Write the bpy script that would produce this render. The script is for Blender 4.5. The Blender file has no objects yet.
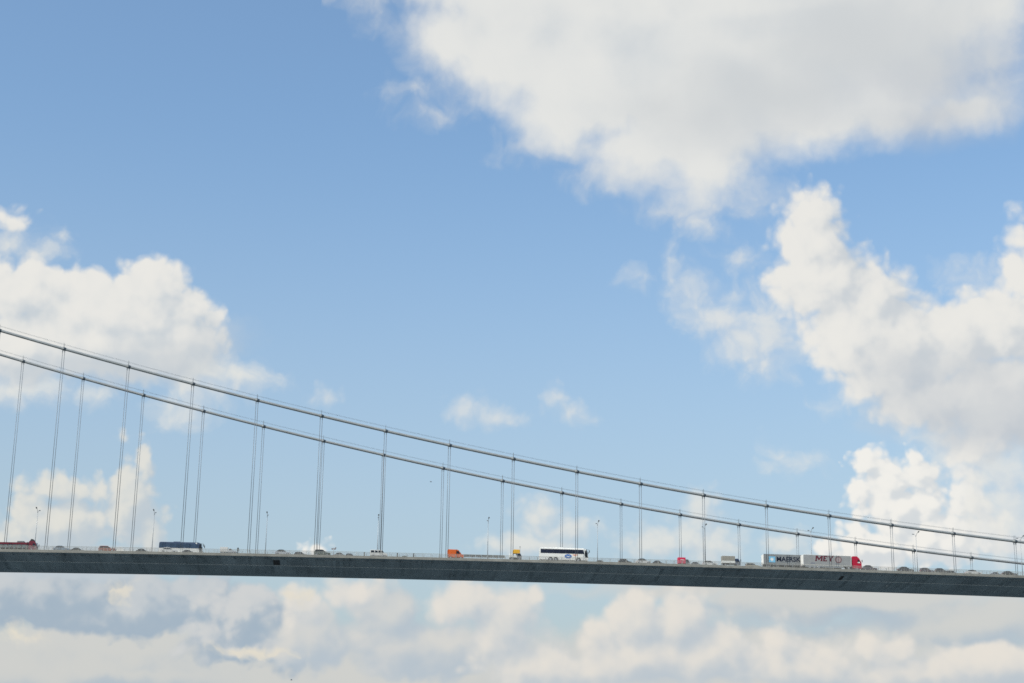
import bpy, bmesh, math, random
from mathutils import Vector, Matrix

R = math.radians
scene = bpy.context.scene
COL = scene.collection

EXPOSURE = 0.2
# ------------------------------------------------------------------ camera
PITCH, ROLL, YAW = 0.27041, 0.014606, 0.091528
CAM = Vector((-41.568, -443.714, 2.70))
cam_data = bpy.data.cameras.new('camera')
cam = bpy.data.objects.new('camera', cam_data)
COL.objects.link(cam)
cam_data.sensor_width = 36.0
cam_data.lens = 1622.75 / 1024 * 36.0
cam_data.clip_start = 0.5
cam_data.clip_end = 60000
_cp, _sp, _cr, _sr, _cy, _sy = (math.cos(PITCH), math.sin(PITCH), math.cos(ROLL), math.sin(ROLL), math.cos(YAW), math.sin(YAW))
_F = Vector((_sy*_cp, _cy*_cp, _sp)); _R0 = Vector((_cy, -_sy, 0)); _U0 = _R0.cross(_F)
_X = _R0*_cr + _U0*_sr; _U = _U0*_cr - _R0*_sr
_m = Matrix((_X, _U, -_F)).transposed().to_4x4(); _m.translation = CAM
cam.matrix_world = _m
scene.camera = cam
scene.view_settings.view_transform = 'Standard'
scene.view_settings.look = 'None'
scene.view_settings.gamma = 1
scene.view_settings.use_curve_mapping = False
scene.view_settings.exposure = EXPOSURE
scene.cycles.use_denoising = False
scene.cycles.filter_width = 1.6
scene.cycles.max_bounces = 6

# ------------------------------------------------------------------ sun and sky
SUN_EL, SUN_AZ = 44.0, 232.0          # azimuth clockwise from +Y: the sun stands behind the camera, to the left
sun_data = bpy.data.lights.new('sun', 'SUN')
sun_data.energy = 3.0; sun_data.angle = R(0.5); sun_data.color = (1.0, 0.94, 0.84)
sun = bpy.data.objects.new('sun', sun_data); COL.objects.link(sun)
_d = Vector((math.sin(R(SUN_AZ))*math.cos(R(SUN_EL)), math.cos(R(SUN_AZ))*math.cos(R(SUN_EL)), math.sin(R(SUN_EL))))
sun.rotation_euler = (-_d).to_track_quat('-Z', 'Y').to_euler()

world = bpy.data.worlds.new('World'); scene.world = world; world.use_nodes = True
W = world.node_tree; WN = W.nodes; WL = W.links
WN.clear()

class G:
    """small helper that writes nodes into one node tree"""
    def __init__(s, tree): s.t = tree
    def set(s, node, i, v):
        if v is None: return
        if hasattr(v, 'is_linked'): s.t.links.new(v, node.inputs[i])
        else: node.inputs[i].default_value = v
    def m(s, op, a, b=None, c=None, clamp=False):
        n = s.t.nodes.new('ShaderNodeMath'); n.operation = op; n.use_clamp = clamp
        for i, v in enumerate((a, b, c)): s.set(n, i, v)
        return n.outputs[0]
    def v(s, op, a, b=None, c=None, out=0):
        n = s.t.nodes.new('ShaderNodeVectorMath'); n.operation = op
        for i, v in enumerate((a, b, c)): s.set(n, i, v)
        return n.outputs[out]
    def noise(s, vec, scale, detail=4, rough=.5, lac=2.0, col=False):
        n = s.t.nodes.new('ShaderNodeTexNoise'); n.noise_dimensions = '2D'
        n.inputs['Scale'].default_value = scale; n.inputs['Detail'].default_value = detail
        n.inputs['Roughness'].default_value = rough; n.inputs['Lacunarity'].default_value = lac
        s.set(n, 0, vec)
        return n.outputs['Color' if col else 'Fac']
    def smooth(s, x, lo, hi, a=0.0, b=1.0):
        n = s.t.nodes.new('ShaderNodeMapRange'); n.interpolation_type = 'SMOOTHSTEP'
        s.set(n, 0, x); s.set(n, 1, lo); s.set(n, 2, hi); s.set(n, 3, a); s.set(n, 4, b)
        return n.outputs[0]
    def lin(s, x, lo, hi, a=0.0, b=1.0):
        n = s.t.nodes.new('ShaderNodeMapRange')
        s.set(n, 0, x); s.set(n, 1, lo); s.set(n, 2, hi); s.set(n, 3, a); s.set(n, 4, b)
        return n.outputs[0]
    def mix(s, f, a, b):
        n = s.t.nodes.new('ShaderNodeMix'); n.data_type = 'RGBA'
        s.set(n, 0, f); s.set(n, 6, a); s.set(n, 7, b)
        return n.outputs[2]

def rgb(r, g, b):
    """sRGB 0-255 to scene light at this exposure"""
    f = lambda c: 2**-EXPOSURE*(c/255/12.92 if c/255 <= .04045 else ((c/255+.055)/1.055)**2.4)
    return (f(r), f(g), f(b), 1)

def cloud_field(name, puffs, melt, warp, billow, fine, grain):
    """node group: depth inside the cloud (degrees of sky) at a heading/elevation point.
    puffs: (heading, elevation, half width, half height) in degrees of sky"""
    t = bpy.data.node_groups.new(name, 'ShaderNodeTree')
    t.interface.new_socket('Point', in_out='INPUT', socket_type='NodeSocketVector')
    t.interface.new_socket('Depth', in_out='OUTPUT', socket_type='NodeSocketFloat')
    g = G(t)
    i = t.nodes.new('NodeGroupInput'); o = t.nodes.new('NodeGroupOutput')
    p0 = i.outputs[0]
    w1 = g.v('SUBTRACT', g.noise(p0, .55*grain, 1, .5, col=True), (.5, .5, .5))
    p = g.v('MULTIPLY_ADD', w1, (warp, warp, 0), p0)
    w2 = g.v('SUBTRACT', g.noise(p0, 2.4*grain, 2, .55, col=True), (.5, .5, .5))
    p = g.v('MULTIPLY_ADD', w2, (warp*.24, warp*.24, 0), p)
    d = None
    for (a, e, ra, re) in puffs:
        q = g.v('MULTIPLY_ADD', p, (1/ra, 1/re, 0), (-a/ra, -e/re, 0))
        l = g.v('LENGTH', q, out=1)
        r = math.sqrt(ra*re)
        l = g.m('MULTIPLY_ADD', l, r, -r)
        d = l if d is None else g.m('SMOOTH_MIN', d, l, melt)
    n1 = g.m('MULTIPLY_ADD', g.noise(p, .9*grain, 6, .58), 2*billow, -billow)
    vo = t.nodes.new('ShaderNodeTexVoronoi'); vo.voronoi_dimensions = '2D'; vo.feature = 'SMOOTH_F1'
    vo.inputs['Scale'].default_value = 1.15*grain; vo.inputs['Detail'].default_value = 1.0
    vo.inputs['Roughness'].default_value = .5; vo.inputs['Lacunarity'].default_value = 2.3; vo.inputs['Smoothness'].default_value = .35
    g.set(vo, 0, p)
    n2 = g.m('MULTIPLY_ADD', vo.outputs['Distance'], -fine*2, fine)
    s = g.m('ADD', g.m('SUBTRACT', n1, d), n2)
    t.links.new(s, o.inputs[0])
    return t

g = G(W)
tc = WN.new('ShaderNodeTexCoord')
sep = WN.new('ShaderNodeSeparateXYZ'); WL.new(tc.outputs['Generated'], sep.inputs[0])
DEG = 180/math.pi
az = g.m('MULTIPLY', g.m('ARCTAN2', sep.outputs[0], sep.outputs[1]), DEG)
el = g.m('MULTIPLY', g.m('ARCSINE', g.m('MINIMUM', g.m('MAXIMUM', sep.outputs[2], -1.0), 1.0)), DEG)
comb = WN.new('ShaderNodeCombineXYZ'); WL.new(az, comb.inputs[0]); WL.new(el, comb.inputs[1])
P = comb.outputs[0]

sky = WN.new('ShaderNodeTexSky'); sky.sky_type = 'NISHITA'; sky.sun_disc = False
sky.sun_elevation = R(SUN_EL); sky.sun_rotation = R(SUN_AZ)
sky.altitude = 20; sky.air_density = 1.2; sky.dust_density = 3.0; sky.ozone_density = 3.0
SKY_STRENGTH = .15
# strength of the sky, with the camera's slightly cool white balance
clear = g.v('MULTIPLY', sky.outputs[0], tuple(SKY_STRENGTH*k for k in (.945, 1.055, 1.075)))
# the air close to the horizon is thick and pale
clear = g.mix(g.smooth(el, 24.0, 2.0, 0.0, .58), clear, rgb(188, 197, 204))
def field_at(tree, p):
    n = WN.new('ShaderNodeGroup'); n.node_tree = tree; WL.new(p, n.inputs[0]); return n.outputs[0]

def over(colour, bank):
    """one cloud bank over what is behind it: sunlit towards the sun, greyer where it is deep or faces away"""
    tree, soft, opacity, lit, shade, step, gain, bias, deep, lean = bank
    d0 = field_at(tree, P)
    d1 = field_at(tree, g.v('ADD', P, (lean[0]*step, lean[1]*step, 0)))
    lightness = g.m('MULTIPLY_ADD', g.m('SUBTRACT', d0, d1), gain/step, bias)
    lightness = g.m('MULTIPLY_ADD', g.smooth(d0, deep[0], deep[1]), -deep[2], lightness)
    # roll off softly at both ends so that no tone plateaus
    lightness = g.m('MULTIPLY_ADD', g.m('TANH', g.m('MULTIPLY_ADD', lightness, 2.2, -1.1)), .5, .5)
    c = g.mix(lightness, shade, lit)
    a = g.m('MULTIPLY', g.smooth(d0, -soft*.6, soft), opacity)
    return g.mix(a, colour, c)

def part_of_sky(*banks):
    colour = clear
    for b in banks: colour = over(colour, b)
    n = WN.new('ShaderNodeBackground'); WL.new(colour, n.inputs[0])
    return n.outputs[0]

def split(test, no, yes):
    n = WN.new('ShaderNodeMixShader'); WL.new(test, n.inputs[0]); WL.new(no, n.inputs[1]); WL.new(yes, n.inputs[2])
    return n.outputs[0]

# cloud puffs: heading, elevation, half width, half height, in degrees of sky
SPLIT_EL, SPLIT_AZ, LOW_EL = [12.09, -2.31, 7.41]
A_PUFFS = [(2.87, 25.97, 2.12, 1.43), (5.38, 26.02, 3.09, 2.56), (8.47, 25.34, 4.21, 3.01), (12.27, 24.24, 3.39, 3.42), (12.33, 21.82, 1.68, 1.59), (9.98, 22.22, 2.07, 1.32), (6.95, 23.45, 2.28, 1.21), (16.01, 24.24, 3.51, 2.51), (18.96, 24.21, 2.9, 2.08), (21.93, 23.01, 2.18, 0.87), (20.36, 26.42, 3.98, 1.48), (12.36, 28.63, 12.55, 3.16), (22.88, 26.33, 2.12, 1.11), (14.95, 25.82, 7.48, 2.02)]
AW_PUFFS = [(-0.83, 27.1, 1.15, 0.27), (-0.12, 26.73, 0.38, 0.27), (1.59, 24.14, 0.99, 0.41), (2.37, 23.48, 0.84, 0.28), (6.96, 22.24, 1.89, 0.49), (11.82, 20.27, 1.67, 0.56), (9.41, 21.25, 1.87, 0.63), (14.04, 20.55, 0.96, 0.62), (23.32, 25.13, 1.4, 1.63)]
B_PUFFS = [(16.21, 19.87, 1.19, 1.0), (16.24, 18.73, 1.51, 1.21), (16.58, 17.5, 2.07, 1.56), (18.22, 16.73, 1.75, 1.45), (17.46, 15.55, 1.82, 1.73), (18.93, 14.97, 2.08, 2.06), (20.91, 15.21, 2.04, 1.63), (22.63, 15.62, 2.01, 1.55), (20.11, 13.2, 2.1, 1.16), (22.46, 13.09, 2.32, 1.85), (17.81, 14.05, 1.32, 0.9), (23.53, 18.69, 0.54, 0.87), (23.35, 17.26, 1.01, 1.07), (21.42, 11.45, 0.8, 0.88)]
BW_PUFFS = [(11.23, 18.08, 0.29, 0.63), (11.77, 17.05, 0.8, 0.77), (12.84, 16.22, 1.3, 0.91), (13.9, 15.39, 1.29, 0.91), (14.63, 15.83, 1.14, 1.39), (14.59, 14.61, 1.07, 0.52), (13.69, 18.23, 0.65, 0.35), (13.4, 17.05, 0.43, 0.28), (21.73, 17.38, 0.82, 0.47), (9.94, 17.74, 0.26, 0.14), (22.36, 9.06, 1.63, 1.67), (21.18, 11.29, 1.66, 0.88), (22.3, 10.73, 1.64, 1.14), (20.37, 11.83, 1.01, 0.54), (14.85, 11.47, 0.28, 0.28), (15.36, 11.08, 0.84, 0.28), (16.66, 13.16, 0.35, 0.17), (12.18, 19.56, 0.74, 0.42)]
C_PUFFS = [(18.02, 11.09, 0.82, 0.68), (17.71, 10.2, 0.72, 0.75), (18.47, 10.39, 1.22, 0.96), (19.71, 10.76, 0.77, 0.88), (19.06, 9.42, 1.75, 1.02), (17.33, 8.57, 0.88, 0.61), (17.82, 8.22, 2.03, 0.81), (20.01, 8.45, 1.83, 1.01), (21.04, 10.65, 0.57, 0.54), (21.32, 9.76, 0.92, 0.94), (21.68, 8.68, 0.98, 0.8), (-1.41, 8.06, 0.59, 0.31), (22.14, 8.23, 1.3, 0.47)]
D_PUFFS = [(-12.87, 18.55, 0.67, 0.47), (-12.03, 16.27, 2.02, 1.21), (-9.96, 16.12, 1.54, 1.22), (-7.75, 16.82, 1.47, 1.1), (-6.63, 16.1, 1.41, 0.97), (-5.66, 15.89, 0.71, 0.62), (-9.5, 14.85, 3.76, 1.43), (-6.73, 15.06, 1.75, 0.97), (-12.19, 14.45, 1.99, 1.41), (-9.23, 15.73, 3.44, 1.37)]
DL_PUFFS = [(-12.85, 17.67, 0.87, 0.54), (-11.83, 17.72, 0.68, 0.34), (-11.33, 18.31, 0.27, 0.27), (-12.05, 13.01, 1.65, 0.54), (-5.95, 13.89, 1.57, 0.97), (-4.53, 13.8, 1.48, 0.56), (-6.63, 12.64, 0.9, 0.55), (-9.61, 12.85, 0.68, 0.41)]
DR_PUFFS = [(-1.48, 13.31, 0.39, 0.28), (3.58, 13.08, 0.58, 0.42), (4.67, 12.86, 0.87, 0.35), (6.94, 13.45, 0.47, 0.32), (7.6, 13.03, 0.72, 0.32)]
H_PUFFS = [(6.33, 9.4, 0.85, 0.63), (7.05, 8.89, 1.42, 0.42), (10.58, 8.45, 1.48, 0.62), (10.16, 8.73, 0.99, 0.49), (12.03, 9.35, 0.77, 1.04), (12.5, 8.38, 1.19, 0.76), (11.63, 8.73, 0.91, 0.76), (15.03, 8.36, 0.96, 0.55), (5.99, 8.35, 1.77, 0.49)]
E_PUFFS = [(-11.3, 9.28, 0.78, 0.67), (-10.41, 9.67, 1.32, 0.54), (-9.21, 9.74, 0.8, 0.54), (-10.31, 8.49, 2.3, 1.07), (-8.03, 9.3, 0.94, 1.53), (-7.66, 10.68, 0.48, 0.85), (-8.37, 11.5, 0.24, 0.27), (-7.29, 8.48, 0.81, 0.85), (-10.2, 7.33, 3.92, 0.67)]
F_PUFFS = [(-2.0, 5.95, 0.96, 0.82), (-0.3, 6.61, 1.18, 0.62), (3.73, 6.25, 1.47, 1.03), (5.07, 5.68, 1.54, 1.37), (6.11, 6.45, 0.53, 0.52), (6.38, 4.13, 2.43, 0.95), (8.67, 5.38, 0.77, 0.75), (9.85, 5.73, 1.53, 1.16), (11.24, 5.74, 1.52, 1.16), (9.85, 4.51, 2.76, 1.15), (12.61, 4.96, 0.89, 1.15), (12.09, 4.62, 2.06, 1.01), (13.34, 3.99, 0.95, 0.74), (14.48, 4.97, 0.88, 1.01), (16.33, 4.63, 1.07, 0.74), (18.13, 4.73, 1.19, 0.8), (18.79, 4.0, 1.97, 0.59), (15.31, 4.2, 3.03, 0.74), (21.88, 4.18, 2.87, 0.85)]
FC_PUFFS = [(-1.54, 4.94, 1.72, 1.22), (0.94, 5.95, 1.46, 1.23), (1.51, 4.73, 2.08, 1.16), (2.9, 4.62, 2.08, 1.02)]
FB_PUFFS = [(-8.59, 3.67, 7.79, 1.31), (1.54, 3.65, 10.9, 1.75), (17.07, 6.47, 6.37, 0.81), (20.68, 5.6, 4.55, 1.19), (14.01, 6.22, 2.74, 0.88), (-7.99, 4.42, 5.91, 0.99), (15.28, 3.46, 11.28, 2.33), (11.6, 6.77, 4.16, 0.41), (21.85, 3.79, 5.09, 1.62), (8.46, 4.26, 4.15, 1.22)]
FL_PUFFS = [(-8.08, 6.42, 0.43, 0.5), (-11.34, 4.82, 0.83, 0.29), (-3.47, 4.48, 1.36, 0.27), (-2.02, 6.29, 0.55, 0.41)]
FM_PUFFS = [(-10.77, 6.3, 3.56, 1.32), (-7.77, 5.92, 2.66, 1.2), (-5.27, 6.25, 1.56, 1.15), (-9.39, 5.43, 3.27, 0.6)]
AK_PUFFS = [(14.9, 24.19, 4.09, 1.36), (18.29, 25.43, 4.4, 1.84), (12.82, 23.53, 2.62, 1.17), (21.15, 24.69, 2.5, 1.66), (10.75, 23.76, 1.51, 0.62), (20.67, 22.79, 2.48, 0.6)]
BK_PUFFS = [(22.43, 12.58, 2.65, 1.35), (20.27, 13.03, 2.03, 0.95), (19.14, 14.21, 1.38, 0.89), (21.69, 14.08, 2.02, 0.75)]
DK_PUFFS = [(-7.38, 14.25, 1.91, 0.62), (-5.53, 15.06, 0.92, 0.62), (-9.75, 13.73, 2.04, 0.41)]
FN_PUFFS = [(-3.77, 5.62, 1.91, 1.35), (-4.84, 4.78, 1.48, 0.74), (-2.45, 4.64, 1.5, 0.81), (-3.98, 4.54, 2.37, 0.54)]

UP_LEFT = (-.62, .78)
def bank(name, puffs, melt, warp, billow, fine, grain, soft, opacity, lit, shade, step, gain, bias, deep=(1.0, 3.0, 0.0), lean=UP_LEFT):
    return (cloud_field(name, puffs, melt, warp, billow, fine, grain), soft, opacity, rgb(*lit), rgb(*shade), step, gain, bias, deep, lean)
#                                                         melt warp bill fine grain soft opac  lit              shade            step gain bias
low_haze   = bank('low haze bank', FB_PUFFS,               .5, .9, .35, .12, .9, 1.1, .92, (209, 209, 205), (178, 191, 202), .8, .5, .6)
low_row    = bank('low cumulus row', F_PUFFS,              .3, .5, .20, .30, .9, .45, .95, (232, 226, 216), (186, 197, 206), .7, .45, .48, (.4, 1.8, .25))
low_mid    = bank('grey cumulus in the middle', FC_PUFFS,              .3, .5, .20, .30, .9, .45, .95, (218, 216, 210), (180, 193, 204), .7, .45, .38, (.4, 1.8, .25))
low_left   = bank('grey bank low on the left', FM_PUFFS,  .35, .5, .30, .3, 1.1, .4, .97, (200, 205, 208), (163, 180, 195), .6, .6, .28)
low_front  = bank('grey heap low on the left', FN_PUFFS,  .35, .5, .30, .3, 1.1, .4, .97, (208, 210, 210), (163, 180, 195), .5, .7, .28)
low_lit    = bank('lit patches', FL_PUFFS,                 .3, .8, .3, .2, 1.6, .5, .9, (228, 221, 205), (205, 208, 208), .4, .4, .6)
left_low   = bank('cumulus behind the hangers', E_PUFFS,   .25, .5, .28, .3, 1.2, .38, .88, (230, 227, 217), (190, 201, 209), .6, .6, .4, (.4, 1.6, .3))
heads      = bank('cumulus heads behind the deck', C_PUFFS, .25, .4, .20, .32, 1.3, .3, .95, (244, 241, 234), (214, 218, 220), .4, .75, .62, (.8, 2.5, .15))
left_thin  = bank('thin left scraps', DL_PUFFS,            .3, 1.0, .4, .2, 1.2, 1.0, .9, (230, 230, 224), (206, 214, 220), .5, .4, .6)
far_puffs  = bank('far puffs behind the deck', H_PUFFS,   .25, .5, .26, .28, 1.25, .7, .72, (234, 231, 222), (206, 212, 216), .5, .5, .55)
mid_thin   = bank('thin scraps above the bridge', DR_PUFFS, .3, .6, .3, .25, 1.3, .8, .75, (226, 227, 224), (206, 214, 220), .5, .4, .6)
left_main  = bank('left cumulus', D_PUFFS,                 .3, .55, .28, .30, 1.1, .4, .97, (236, 234, 228), (196, 205, 212), .8, .52, .6, (1.0, 3.0, .2))
right_thin = bank('thin right scraps', BW_PUFFS,           .3, 1.0, .45, .25, 1.2, 1.1, .8, (230, 230, 225), (208, 215, 221), .5, .4, .6)
tower      = bank('towering cumulus', B_PUFFS,             .3, .55, .30, .30, 1.1, .5, .97, (236, 234, 228), (198, 205, 211), .9, .72, .7, (1.2, 4.0, .4), (-.85, .5))
great_thin = bank('thin scraps under the great cloud', AW_PUFFS, .3, 1.1, .5, .25, 1.2, 1.4, .65, (226, 226, 222), (208, 213, 218), .5, .4, .6)
great      = bank('great cloud', A_PUFFS,                  .6, .7, .34, .18, .9, 1.05, .97, (231, 231, 227), (205, 211, 215), 1.2, .4, .75, (1.0, 3.2, .15), (-.9, -.3))
great_base = bank('grey base of the great cloud', AK_PUFFS, .8, 1.0, .5, .1, .7, 2.6, .95, (206, 210, 212), (186, 193, 202), 3.0, .8, .5)
tower_base = bank('grey base of the tower', BK_PUFFS, .7, 1.0, .5, .2, .9, 1.8, .9, (206, 210, 213), (190, 197, 205), .8, .5, .45)
left_base  = bank('grey base of the left cumulus', DK_PUFFS, .6, .9, .4, .2, .9, 1.3, .85, (206, 211, 214), (186, 196, 205), .8, .5, .4)

above = g.m('GREATER_THAN', el, SPLIT_EL); right = g.m('GREATER_THAN', az, SPLIT_AZ); not_low = g.m('GREATER_THAN', el, LOW_EL)
sky_out = split(above,
    split(not_low, part_of_sky(low_haze, low_left, low_front, low_mid, low_row, low_lit, left_low, far_puffs, heads),
          split(right, part_of_sky(left_low, heads, left_thin), part_of_sky(far_puffs, heads, mid_thin, right_thin, tower, tower_base))),
    split(right, part_of_sky(left_thin, left_main, left_base), part_of_sky(mid_thin, right_thin, tower, tower_base, great_thin, great, great_base)))
wo = WN.new('ShaderNodeOutputWorld'); WL.new(sky_out, wo.inputs[0])
world.cycles.sampling_method = 'MANUAL'; world.cycles.sample_map_resolution = 256
scene.cycles.adaptive_threshold = 0.01
scene.cycles.adaptive_min_samples = 24

# ------------------------------------------------------------------ helpers
PI = math.pi
def mat(name, col, rough=.55, metal=0.0, vary=.10, scale=.6, spec=.4, coat=0.0, stretch=(1, 1, 1), bump=0.0, streak=0.0):
    """painted or rough surface whose tone wanders a little, as dust and wear make it"""
    m = bpy.data.materials.new(name); m.use_nodes = True
    t = m.node_tree; q = G(t)
    b = t.nodes['Principled BSDF']
    tcn = t.nodes.new('ShaderNodeTexCoord')
    mp = t.nodes.new('ShaderNodeMapping'); mp.inputs['Scale'].default_value = stretch
    t.links.new(tcn.outputs['Object'], mp.inputs[0])
    n = t.nodes.new('ShaderNodeTexNoise'); n.inputs['Scale'].default_value = scale; n.inputs['Detail'].default_value = 6; n.inputs['Roughness'].default_value = .6
    t.links.new(mp.outputs[0], n.inputs['Vector'])
    f = q.lin(n.outputs['Fac'], .25, .75, 1-vary, 1+vary)
    if streak:                                  # rain streaks that run down the plates, with a touch of rust
        mp2 = t.nodes.new('ShaderNodeMapping'); mp2.inputs['Scale'].default_value = (1.1, .05, .05)
        t.links.new(tcn.outputs['Object'], mp2.inputs[0])
        n2 = t.nodes.new('ShaderNodeTexNoise'); n2.inputs['Scale'].default_value = .9; n2.inputs['Detail'].default_value = 4
        t.links.new(mp2.outputs[0], n2.inputs['Vector'])
        f = q.m('MULTIPLY', f, q.smooth(n2.outputs['Fac'], .50, .72, 1.0, 1-streak))
    c = q.v('SCALE', tuple(col)); t.links.new(f, c.node.inputs['Scale'])
    t.links.new(c, b.inputs['Base Color'])
    t.links.new(q.lin(n.outputs['Fac'], .2, .8, max(.02, rough-.08), min(1, rough+.08)), b.inputs['Roughness'])
    b.inputs['Metallic'].default_value = metal; b.inputs['Specular IOR Level'].default_value = spec; b.inputs['Coat Weight'].default_value = coat
    if bump:
        bp = t.nodes.new('ShaderNodeBump'); bp.inputs['Strength'].default_value = bump; bp.inputs['Distance'].default_value = .05
        t.links.new(n.outputs['Fac'], bp.inputs['Height']); t.links.new(bp.outputs[0], b.inputs['Normal'])
    return m

class MB:
    """collects shapes and links them as ONE mesh object"""
    def __init__(s): s.bm = bmesh.new()
    def box(s, x0, x1, y0, y1, z0, z1):
        v = [s.bm.verts.new(p) for p in ((x0,y0,z0),(x1,y0,z0),(x1,y1,z0),(x0,y1,z0),(x0,y0,z1),(x1,y0,z1),(x1,y1,z1),(x0,y1,z1))]
        for f in ((3,2,1,0),(4,5,6,7),(0,1,5,4),(1,2,6,5),(2,3,7,6),(3,0,4,7)): s.bm.faces.new([v[i] for i in f])
        return s
    def hexa(s, p):
        v = [s.bm.verts.new(q) for q in p]
        for f in ((3,2,1,0),(4,5,6,7),(0,1,5,4),(1,2,6,5),(2,3,7,6),(3,0,4,7)): s.bm.faces.new([v[i] for i in f])
        return s
    def tube(s, a, b, r0, r1=None, n=10, cap=True):
        a, b = Vector(a), Vector(b); r1 = r0 if r1 is None else r1
        d = (b-a).normalized(); u = d.orthogonal().normalized(); w = d.cross(u)
        ra = [s.bm.verts.new(a + (u*math.cos(2*PI*i/n) + w*math.sin(2*PI*i/n))*r0) for i in range(n)]
        rb = [s.bm.verts.new(b + (u*math.cos(2*PI*i/n) + w*math.sin(2*PI*i/n))*r1) for i in range(n)]
        for i in range(n):
            j = (i+1) % n; f = s.bm.faces.new((ra[i], ra[j], rb[j], rb[i])); f.smooth = n > 6
        if cap: s.bm.faces.new(ra[::-1]); s.bm.faces.new(rb)
        return s
    def path(s, pts, r, n=10):
        """a round bar swept along points that run mostly along x"""
        prev = None
        for k, p in enumerate(pts):
            p = Vector(p)
            a = Vector(pts[max(0, k-1)]); b = Vector(pts[min(len(pts)-1, k+1)])
            d = (b-a).normalized(); u = Vector((0, 1, 0)); w = d.cross(u).normalized()
            ring = [s.bm.verts.new(p + (u*math.cos(2*PI*i/n) + w*math.sin(2*PI*i/n))*r) for i in range(n)]
            if prev:
                for i in range(n):
                    j = (i+1) % n; f = s.bm.faces.new((prev[i], prev[j], ring[j], ring[i])); f.smooth = n > 6
            else: s.bm.faces.new(ring[::-1])
            prev = ring
        s.bm.faces.new(prev)
        return s
    def side(s, pts, hw, hw_top=None, z_from=None, z_to=None, y_mid=0.0):
        """outline in x/z pulled out to +-half width; the width may narrow between two heights"""
        def w(z):
            if hw_top is None: return hw
            k = min(1, max(0, (z-z_from)/(z_to-z_from))); return hw + (hw_top-hw)*k
        a = [s.bm.verts.new((x, y_mid-w(z), z)) for x, z in pts]; b = [s.bm.verts.new((x, y_mid+w(z), z)) for x, z in pts]
        s.bm.faces.new(a); s.bm.faces.new(b[::-1])
        for i in range(len(pts)):
            j = (i+1) % len(pts); s.bm.faces.new((a[j], a[i], b[i], b[j]))
        return s
    def plate(s, pts, y, t):
        """flat outline in x/z, thickness t from y towards -y"""
        a = [s.bm.verts.new((x, y-t, z)) for x, z in pts]; b = [s.bm.verts.new((x, y, z)) for x, z in pts]
        s.bm.faces.new(a); s.bm.faces.new(b[::-1])
        for i in range(len(pts)):
            j = (i+1) % len(pts); s.bm.faces.new((a[j], a[i], b[i], b[j]))
        return s
    def wheel(s, x, y, r, w):
        s.tube((x, y-w/2, r), (x, y+w/2, r), r, n=20); return s
    def bevel(s, w, seg=2):
        bmesh.ops.recalc_face_normals(s.bm, faces=s.bm.faces[:])
        e = [e for e in s.bm.edges if len(e.link_faces) == 2 and e.calc_face_angle(0) > .35]
        bmesh.ops.bevel(s.bm, geom=e, offset=w, segments=seg, affect='EDGES', clamp_overlap=True, profile=.6)
        return s
    def build(s, name, material, parent=None):
        bmesh.ops.recalc_face_normals(s.bm, faces=s.bm.faces[:])
        me = bpy.data.meshes.new(name); s.bm.to_mesh(me); s.bm.free(); me.materials.append(material)
        o = bpy.data.objects.new(name, me); COL.objects.link(o)
        if parent: o.parent = parent
        return o

def thing(name, label, cat, loc=(0, 0, 0), tilt=0.0, group=None):
    o = bpy.data.objects.new(name, None); COL.objects.link(o)
    o.location = loc; o.rotation_euler = (0, tilt, 0); o.empty_display_size = .5
    o['label'] = label; o['category'] = cat
    if group: o['group'] = group
    return o

def writing(name, text, size, material, parent, loc, shear=0.0, weight=0.0, width=1.0):
    """raised lettering that faces -y"""
    cu = bpy.data.curves.new(name, 'FONT'); cu.body = text; cu.size = size; cu.shear = shear; cu.offset = weight
    cu.extrude = .006; cu.align_x = 'CENTER'; cu.align_y = 'CENTER'; cu.resolution_u = 3
    tmp = bpy.data.objects.new(name, cu); COL.objects.link(tmp)
    me = bpy.data.meshes.new_from_object(tmp.evaluated_get(bpy.context.evaluated_depsgraph_get()))
    bpy.data.objects.remove(tmp)
    me.name = name; me.materials.clear(); me.materials.append(material)
    o = bpy.data.objects.new(name, me); COL.objects.link(o)
    o.parent = parent; o.location = loc; o.rotation_euler = (PI/2, 0, 0); o.scale = (width, 1, 1)
    return o

# ------------------------------------------------------------------ water under the bridge
water_m = mat('strait water', (.038, .064, .071), .12, vary=.25, scale=.02, spec=.5, bump=.5)
wm = MB(); wm.hexa([(-30000,-20000,-2),(30000,-20000,-2),(30000,32000,-2),(-30000,32000,-2),(-30000,-20000,0),(30000,-20000,0),(30000,32000,0),(-30000,32000,0)])
water = wm.build('water', water_m); water['kind'] = 'structure'; water['label'] = 'open water of the strait under the bridge'

# ------------------------------------------------------------------ the bridge
DECK_Z = 63.614
def zd(x): return DECK_Z + .16247*x/100 - .41251*(x/100)**2          # level of the walkways
def zc(x): return DECK_Z + 28.631 - 17.611*x/100 + 2.99847*(x/100)**2  # axis of the main cables
BAY = 17.92
NEAR, FAR = 0.0, 33.8
X0, X1 = -392.0, 482.0
bridge = thing('suspension_bridge', 'long grey suspension bridge with two sagging cables and a thin deck full of traffic', 'bridge')

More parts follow.
